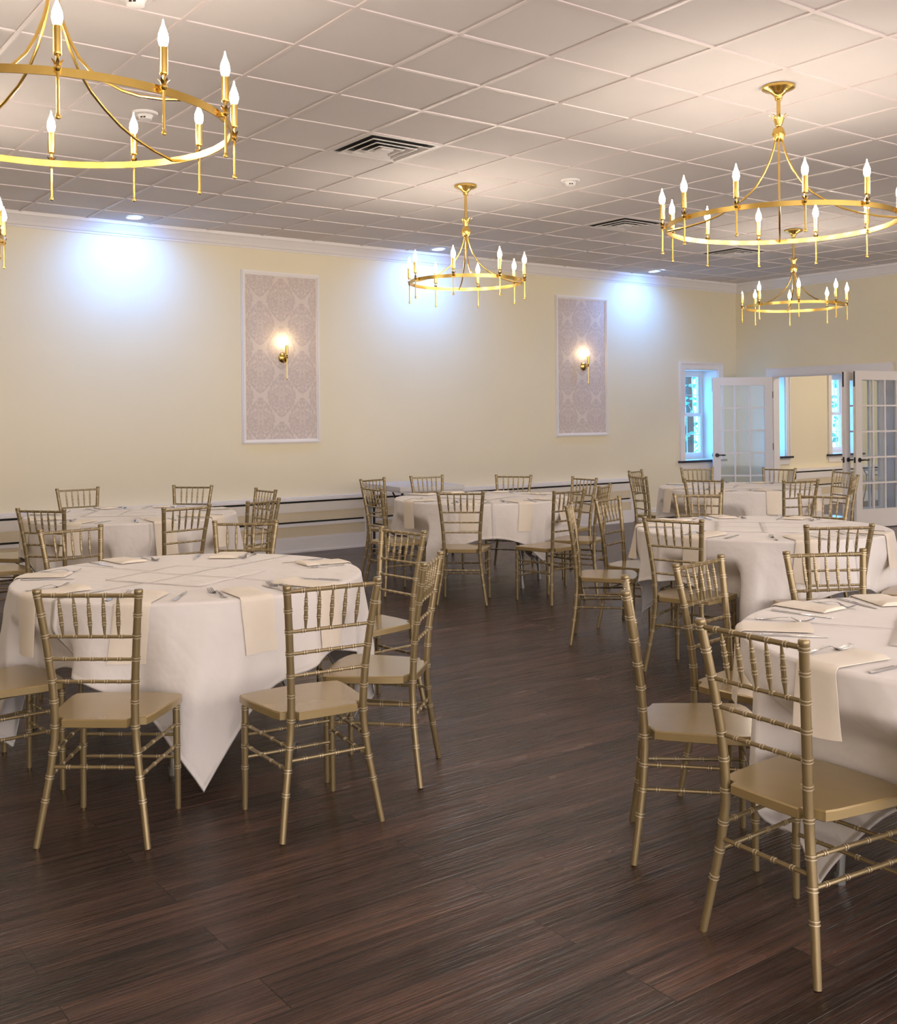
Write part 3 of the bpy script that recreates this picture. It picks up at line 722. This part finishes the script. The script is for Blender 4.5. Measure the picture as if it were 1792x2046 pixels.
def napkin(tn, centre, rot, seed, ang, width, inn, drop, tilt, rnd):
    """Folded strip lying on the top and hanging over the rim."""
    tx, ty = centre
    phi0 = math.radians(ang) - math.radians(rot)
    nw = 9
    r0 = TABLE_R - .012
    SS = [-inn + (inn - .004) * k / 14 for k in range(15)] + RIM + [.023 + (drop - .023) * (k + 1) / 14 for k in range(14)]
    nl = len(SS)
    m = MB(); tot = inn + drop
    def pt(i, j, lift):
        wv = (i / (nw - 1) - .5) * width
        s = SS[j]
        if s > 0: wv += tilt * s
        if s <= 0:
            ph = phi0; r = r0 + s
            p = Vector((r * cos(ph) - wv * sin(ph), r * sin(ph) + wv * cos(ph), TABLE_Z + lift))
            rr = math.hypot(p.x, p.y)
            if rr > r0:        # corners of the strip that already reach past the rim
                a = math.atan2(p.y, p.x); return cloth_point(a, rr - r0, seed, lift)
            return p
        # past the rim: keep the straight run of the strip, measured from its own crossing
        ph = phi0 + math.asin(max(-.9, min(.9, wv / r0)))
        return cloth_point(ph, max(s + (r0 * cos(ph - phi0) - r0), .0005), seed, lift)
    roll = .006 + .007 * rnd
    for lay in (0, 1):
        def fn(i, j, lay=lay):
            s = (SS[j] + inn) / tot
            th = .0095
            if s < .35: th += roll * max(0, 1 - ((s - .05) / .12) ** 2) * (1 - abs(i / (nw - 1) - .5) * .9) if s < .17 else 0
            edge = min(i, nw - 1 - i)
            lift = .0045 if lay == 0 else (th if edge else .0065)
            return pt(i, j, lift)
        m.grid(fn, nw, nl)
    n1 = nw * nl
    for j in range(nl - 1):
        for i in (0, nw - 1): a = i * nl + j; m.face((a, a + 1, n1 + a + 1, n1 + a))
    for i in range(nw - 1):
        for j in (0, nl - 1): a = i * nl + j; m.face((a, a + nl, n1 + a + nl, n1 + a))
    o = obj('napkin', m, M['napkin'], None, True, 60)
    o.location = (tx, ty, 0); o.rotation_euler = (0, 0, math.radians(rot))
    return o
TOPPER = {1: ((1.889, 4.586), 30, .25), 2: ((3.33, 1.72), -62, .27), 3: ((2.80, 7.98), 60, .27), 4: ((5.76, 7.45), 20, .25), 5: ((5.50, 4.24), -50, .29), 6: ((8.45, 6.83), 35, .26)}
tproto = None
for tn, ((tx, ty), rot, tname, twhere) in TABLES.items():
    if tproto is None: tproto = t = make_table()
    else: t = copy_tree(tproto)
    t.location = (tx, ty, 0); t.rotation_euler = (0, 0, math.radians(rot + 20))
    tag(t, 'round folding table under white cloth, %s' % twhere, 'table', 'round banquet tables')
    seed = tn * 1.7
    cl = tablecloth('tablecloth', rot, seed, (tx, ty), [c for c in CHAIRS if abs(c[1] - tx) < 1.6 and abs(c[2] - ty) < 1.6]); cl.location = (tx, ty, 0); cl.rotation_euler = (0, 0, math.radians(rot))
    tag(cl, 'white square tablecloth draped over the %s' % tname, 'tablecloth', 'white tablecloths on the round tables')
    (ox, oy), orot, oh = TOPPER[tn]
    tp = MB().grid(lambda i, j: (oh * (i / 8 - 1), oh * (j / 8 - 1), .0022 + .0012 * (1 + sin(i * 1.3 + tn) * cos(j * 1.1))), 17, 17)
    k = len(tp.v)
    o = obj('table_topper', tp, M['topper'], None, True, 80)
    uvl = o.data.uv_layers.new(name='flat')
    for lp in o.data.loops: v = o.data.vertices[lp.vertex_index].co; uvl.data[lp.index].uv = (v.x, v.y)
    md = o.modifiers.new('thickness', 'SOLIDIFY'); md.thickness = .002; md.offset = 1
    o.location = (ox, oy, TABLE_Z); o.rotation_euler = (0, 0, math.radians(orot))
    tag(o, 'small square white overlay cloth lying flat at the centre of the %s' % tname, 'cloth', 'square overlay cloths')
    seats = list(SEATS[tn])
    if tn == 2: seats.append((-141, 'near side outside the picture'))
    for ang, wd in seats:
        rnd = random.random(); r = random.uniform
        if tn == 2 and wd.startswith('near side out'): where = 'right of the nearest chair, %s' % tname
        else: where = 'at the %s of the %s' % (wd, tname)
        nk = napkin(tn, (tx, ty), rot, seed, ang + r(-2, 2), .135 + .01 * rnd, .20 + .03 * rnd, .235 + .03 * r(-1, 1), r(-.12, .12), rnd)
        tag(nk, 'folded ivory napkin %s' % where, 'napkin', 'ivory napkins')
        a = math.radians(ang)
        for nm, me, side, base in (('fork', FORK, -1, .124), ('knife', KNIFE, 1, .122)):
            o = bpy.data.objects.new(nm, me); COL.objects.link(o)
            rr = .62 + r(-.015, .015) - (0 if nm == 'fork' else .02); off = side * (base + r(-.006, .012))
            # the diner faces the centre: left of the napkin is clockwise seen from above
            o.location = (tx + rr * cos(a) + off * sin(a) * -1, ty + rr * sin(a) + off * cos(a), TABLE_Z + .0012)
            o.rotation_euler = (0, 0, a + PI + r(-.13, .13) + (side * .08))
            tag(o, 'steel %s beside the napkin %s' % (nm, where), nm, 'table %ss' % nm if nm == 'fork' else 'table knives')

# bare folding table against the back wall
t = thing('folding_table', 'bare grey white rectangular folding table against the back wall behind the middle table', 'table', (5.98, 9.04, 0), math.radians(-8))
obj('table_top', MB().box(0, .74, 0, .95, .690, .735).box(.01, .73, .01, .94, .675, .690), M['plastic'], t, False)
for sx in (.08, .66):
    for sy in (.12, .83):
        obj('leg', MB().tube([(sx, sy, 0), (sx, sy, .674)], .014, 10), M['dark'], t)
    obj('leg_brace', MB().tube([(sx, .12, .30), (sx, .83, .30)], .010, 8).tube([(sx, .12, .45), (sx, .36, .674)], .009, 8).tube([(sx, .83, .45), (sx, .60, .674)], .009, 8), M['dark'], t)

# ================================================================ SIDE ROOM: drapes
def drape(label, x, y, rz):
    t = thing('curtain', label, 'curtain', (x, y, 0), rz, 'white drapes in the side room')
    m = MB(); nu, nz = 41, 30
    def fn(i, j):
        z = .02 + 2.10 * j / (nz - 1)
        k = abs(z - 1.22)
        w = .035 + .07 * min(1, (k / .85) ** 1.3)
        u = i / (nu - 1) * 2 - 1
        return (u * w, .028 * sin(u * 15) * (w / .15) - .02 * cos(u), z)
    m.grid(fn, nu, nz)
    o = obj('drape', m, M['curtain'], t, True, 80)
    md = o.modifiers.new('thickness', 'SOLIDIFY'); md.thickness = .002
    obj('tie', MB().lathe([(.040, 1.20), (.046, 1.21), (.046, 1.235), (.040, 1.245)], 20), M['curtain'], t)
    obj('hook', MB().tube([(0, 0, 2.12), (0, 0, 2.20), (.05, 0, 2.22)], .006, 8), M['white'], t)
drape('white tied drape just inside the far jamb of the French doors', 13.11, 9.95, math.radians(90))
drape('white tied drape seen through the glass of the right French door', 13.11, 8.13, math.radians(90))

t = thing('plant_stand', 'grey hoop topped metal stand seen through the glass of the right French door', 'stand', (14.98, 9.50, 0))
m = MB().tube([(.13 * cos(2 * PI * q / 24), .13 * sin(2 * PI * q / 24), .575) for q in range(25)], .008, 8)
m.tube([(.09 * cos(2 * PI * q / 24), .09 * sin(2 * PI * q / 24), .50) for q in range(25)], .006, 8)
obj('hoop', m, M['greysteel'], t)
for q in range(4):
    a = PI / 4 + PI / 2 * q
    obj('leg', MB().tube([(cos(a) * r_, sin(a) * r_, z) for r_, z in ((.17, 0), (.12, .2), (.09, .38), (.09, .50), (.13, .575))], .008, 8), M['greysteel'], t)

# ================================================================ OUTSIDE
o = struct('ground', MB().box(-2, 60, OUT, 60, -.35, -.30), M['ground'])
def tree(label, x, y, h, rad, seed):
    rr = random.Random(seed)
    t = thing('tree', label, 'tree', (x, y, -.30), 0, 'trees outside the windows')
    obj('trunk', MB().tube([(0, 0, 0), (.05, 0, h * .4), (0, .05, h * .8)], [.11, .08, .03], 8), M['bark'], t)
    m = MB()
    for _ in range(520):
        while True:
            p = Vector((rr.uniform(-1, 1), rr.uniform(-1, 1), rr.uniform(-1, 1)))
            if p.length < 1: break
        p = Vector((p.x * rad, p.y * rad, h * .55 + p.z * h * .48)); s = rr.uniform(.07, .15)
        a = Vector((rr.uniform(-1, 1), rr.uniform(-1, 1), rr.uniform(-1, 1))).normalized(); b = a.orthogonal().normalized()
        k = len(m.v); m.v += [tuple(p - a * s), tuple(p + b * s * .5), tuple(p + a * s), tuple(p - b * s * .5)]; m.face((k, k + 1, k + 2, k + 3))
    obj('crown', m, M['leaf'], t, False)
tree('leafy tree outside the window beside the open left French door', 16.6, 14.6, 4.6, 1.3, 3)
tree('leafy tree outside the side room window', 22.8, 15.0, 5.0, 1.0, 5)

la = bpy.data.lights.new('side room fill light', 'POINT'); la.energy = 60; la.color = (1, .9, .8); la.shadow_soft_size = .25  # unseen fill light, added to brighten the side room
lo = bpy.data.objects.new('side_room_fill', la); COL.objects.link(lo); lo.location = (15.2, 7.4, 2.9)

# ================================================================ WORLD, CAMERA
wd = bpy.data.worlds.new('sky_and_fill'); sc.world = wd; wd.use_nodes = True
nt = wd.node_tree
for n in list(nt.nodes): nt.nodes.remove(n)
out = nt.nodes.new('ShaderNodeOutputWorld'); bg = nt.nodes.new('ShaderNodeBackground')
tc = nt.nodes.new('ShaderNodeTexCoord'); sp = nt.nodes.new('ShaderNodeSeparateXYZ'); mr = nt.nodes.new('ShaderNodeMapRange'); mx = nt.nodes.new('ShaderNodeMix'); mx.data_type = 'RGBA'
nt.links.new(tc.outputs['Generated'], sp.inputs[0]); nt.links.new(sp.outputs[1], mr.inputs[0])
mr.inputs['From Min'].default_value = 0.0; mr.inputs['From Max'].default_value = 0.3
mx.inputs[6].default_value = (2.0, 1.80, 1.70, 1); mx.inputs[7].default_value = (0.5, 3.4, 8.5, 1)  # warm half is added indoor fill, blue half is outdoor daylight
nt.links.new(mr.outputs[0], mx.inputs[0]); nt.links.new(mx.outputs[2], bg.inputs[0]); bg.inputs[1].default_value = 1.0
nt.links.new(bg.outputs[0], out.inputs[0])

cam = bpy.data.cameras.new('camera'); co = bpy.data.objects.new('camera', cam); COL.objects.link(co)
cam.sensor_fit = 'HORIZONTAL'; cam.sensor_width = 36.0; cam.lens = 2145.9 / 1792 * 36.0
cam.shift_y = -(1023 - 834.8) / 1792; cam.clip_start = 0.05; cam.clip_end = 200
yaw, roll = -0.6299, -0.009
f = Vector((-sin(yaw), cos(yaw), 0)); r = Vector((cos(yaw), sin(yaw), 0)); u = r.cross(f)
r2 = r * cos(roll) + u * sin(roll); u2 = r2.cross(f)
mt = Matrix((( r2.x, u2.x, -f.x, 0), (r2.y, u2.y, -f.y, 0), (r2.z, u2.z, -f.z, 1.433), (0, 0, 0, 1)))
co.matrix_world = mt
sc.camera = co
sc.view_settings.view_transform = 'Standard'
sc.view_settings.look = 'None'
sc.view_settings.exposure = 1.1
sc.cycles.use_denoising = True
sc.cycles.sample_clamp_indirect = 4.0
sc.cycles.max_bounces = 8; sc.cycles.diffuse_bounces = 4; sc.cycles.glossy_bounces = 3; sc.cycles.transparent_max_bounces = 12
sc.cycles.caustics_reflective = False; sc.cycles.caustics_refractive = False
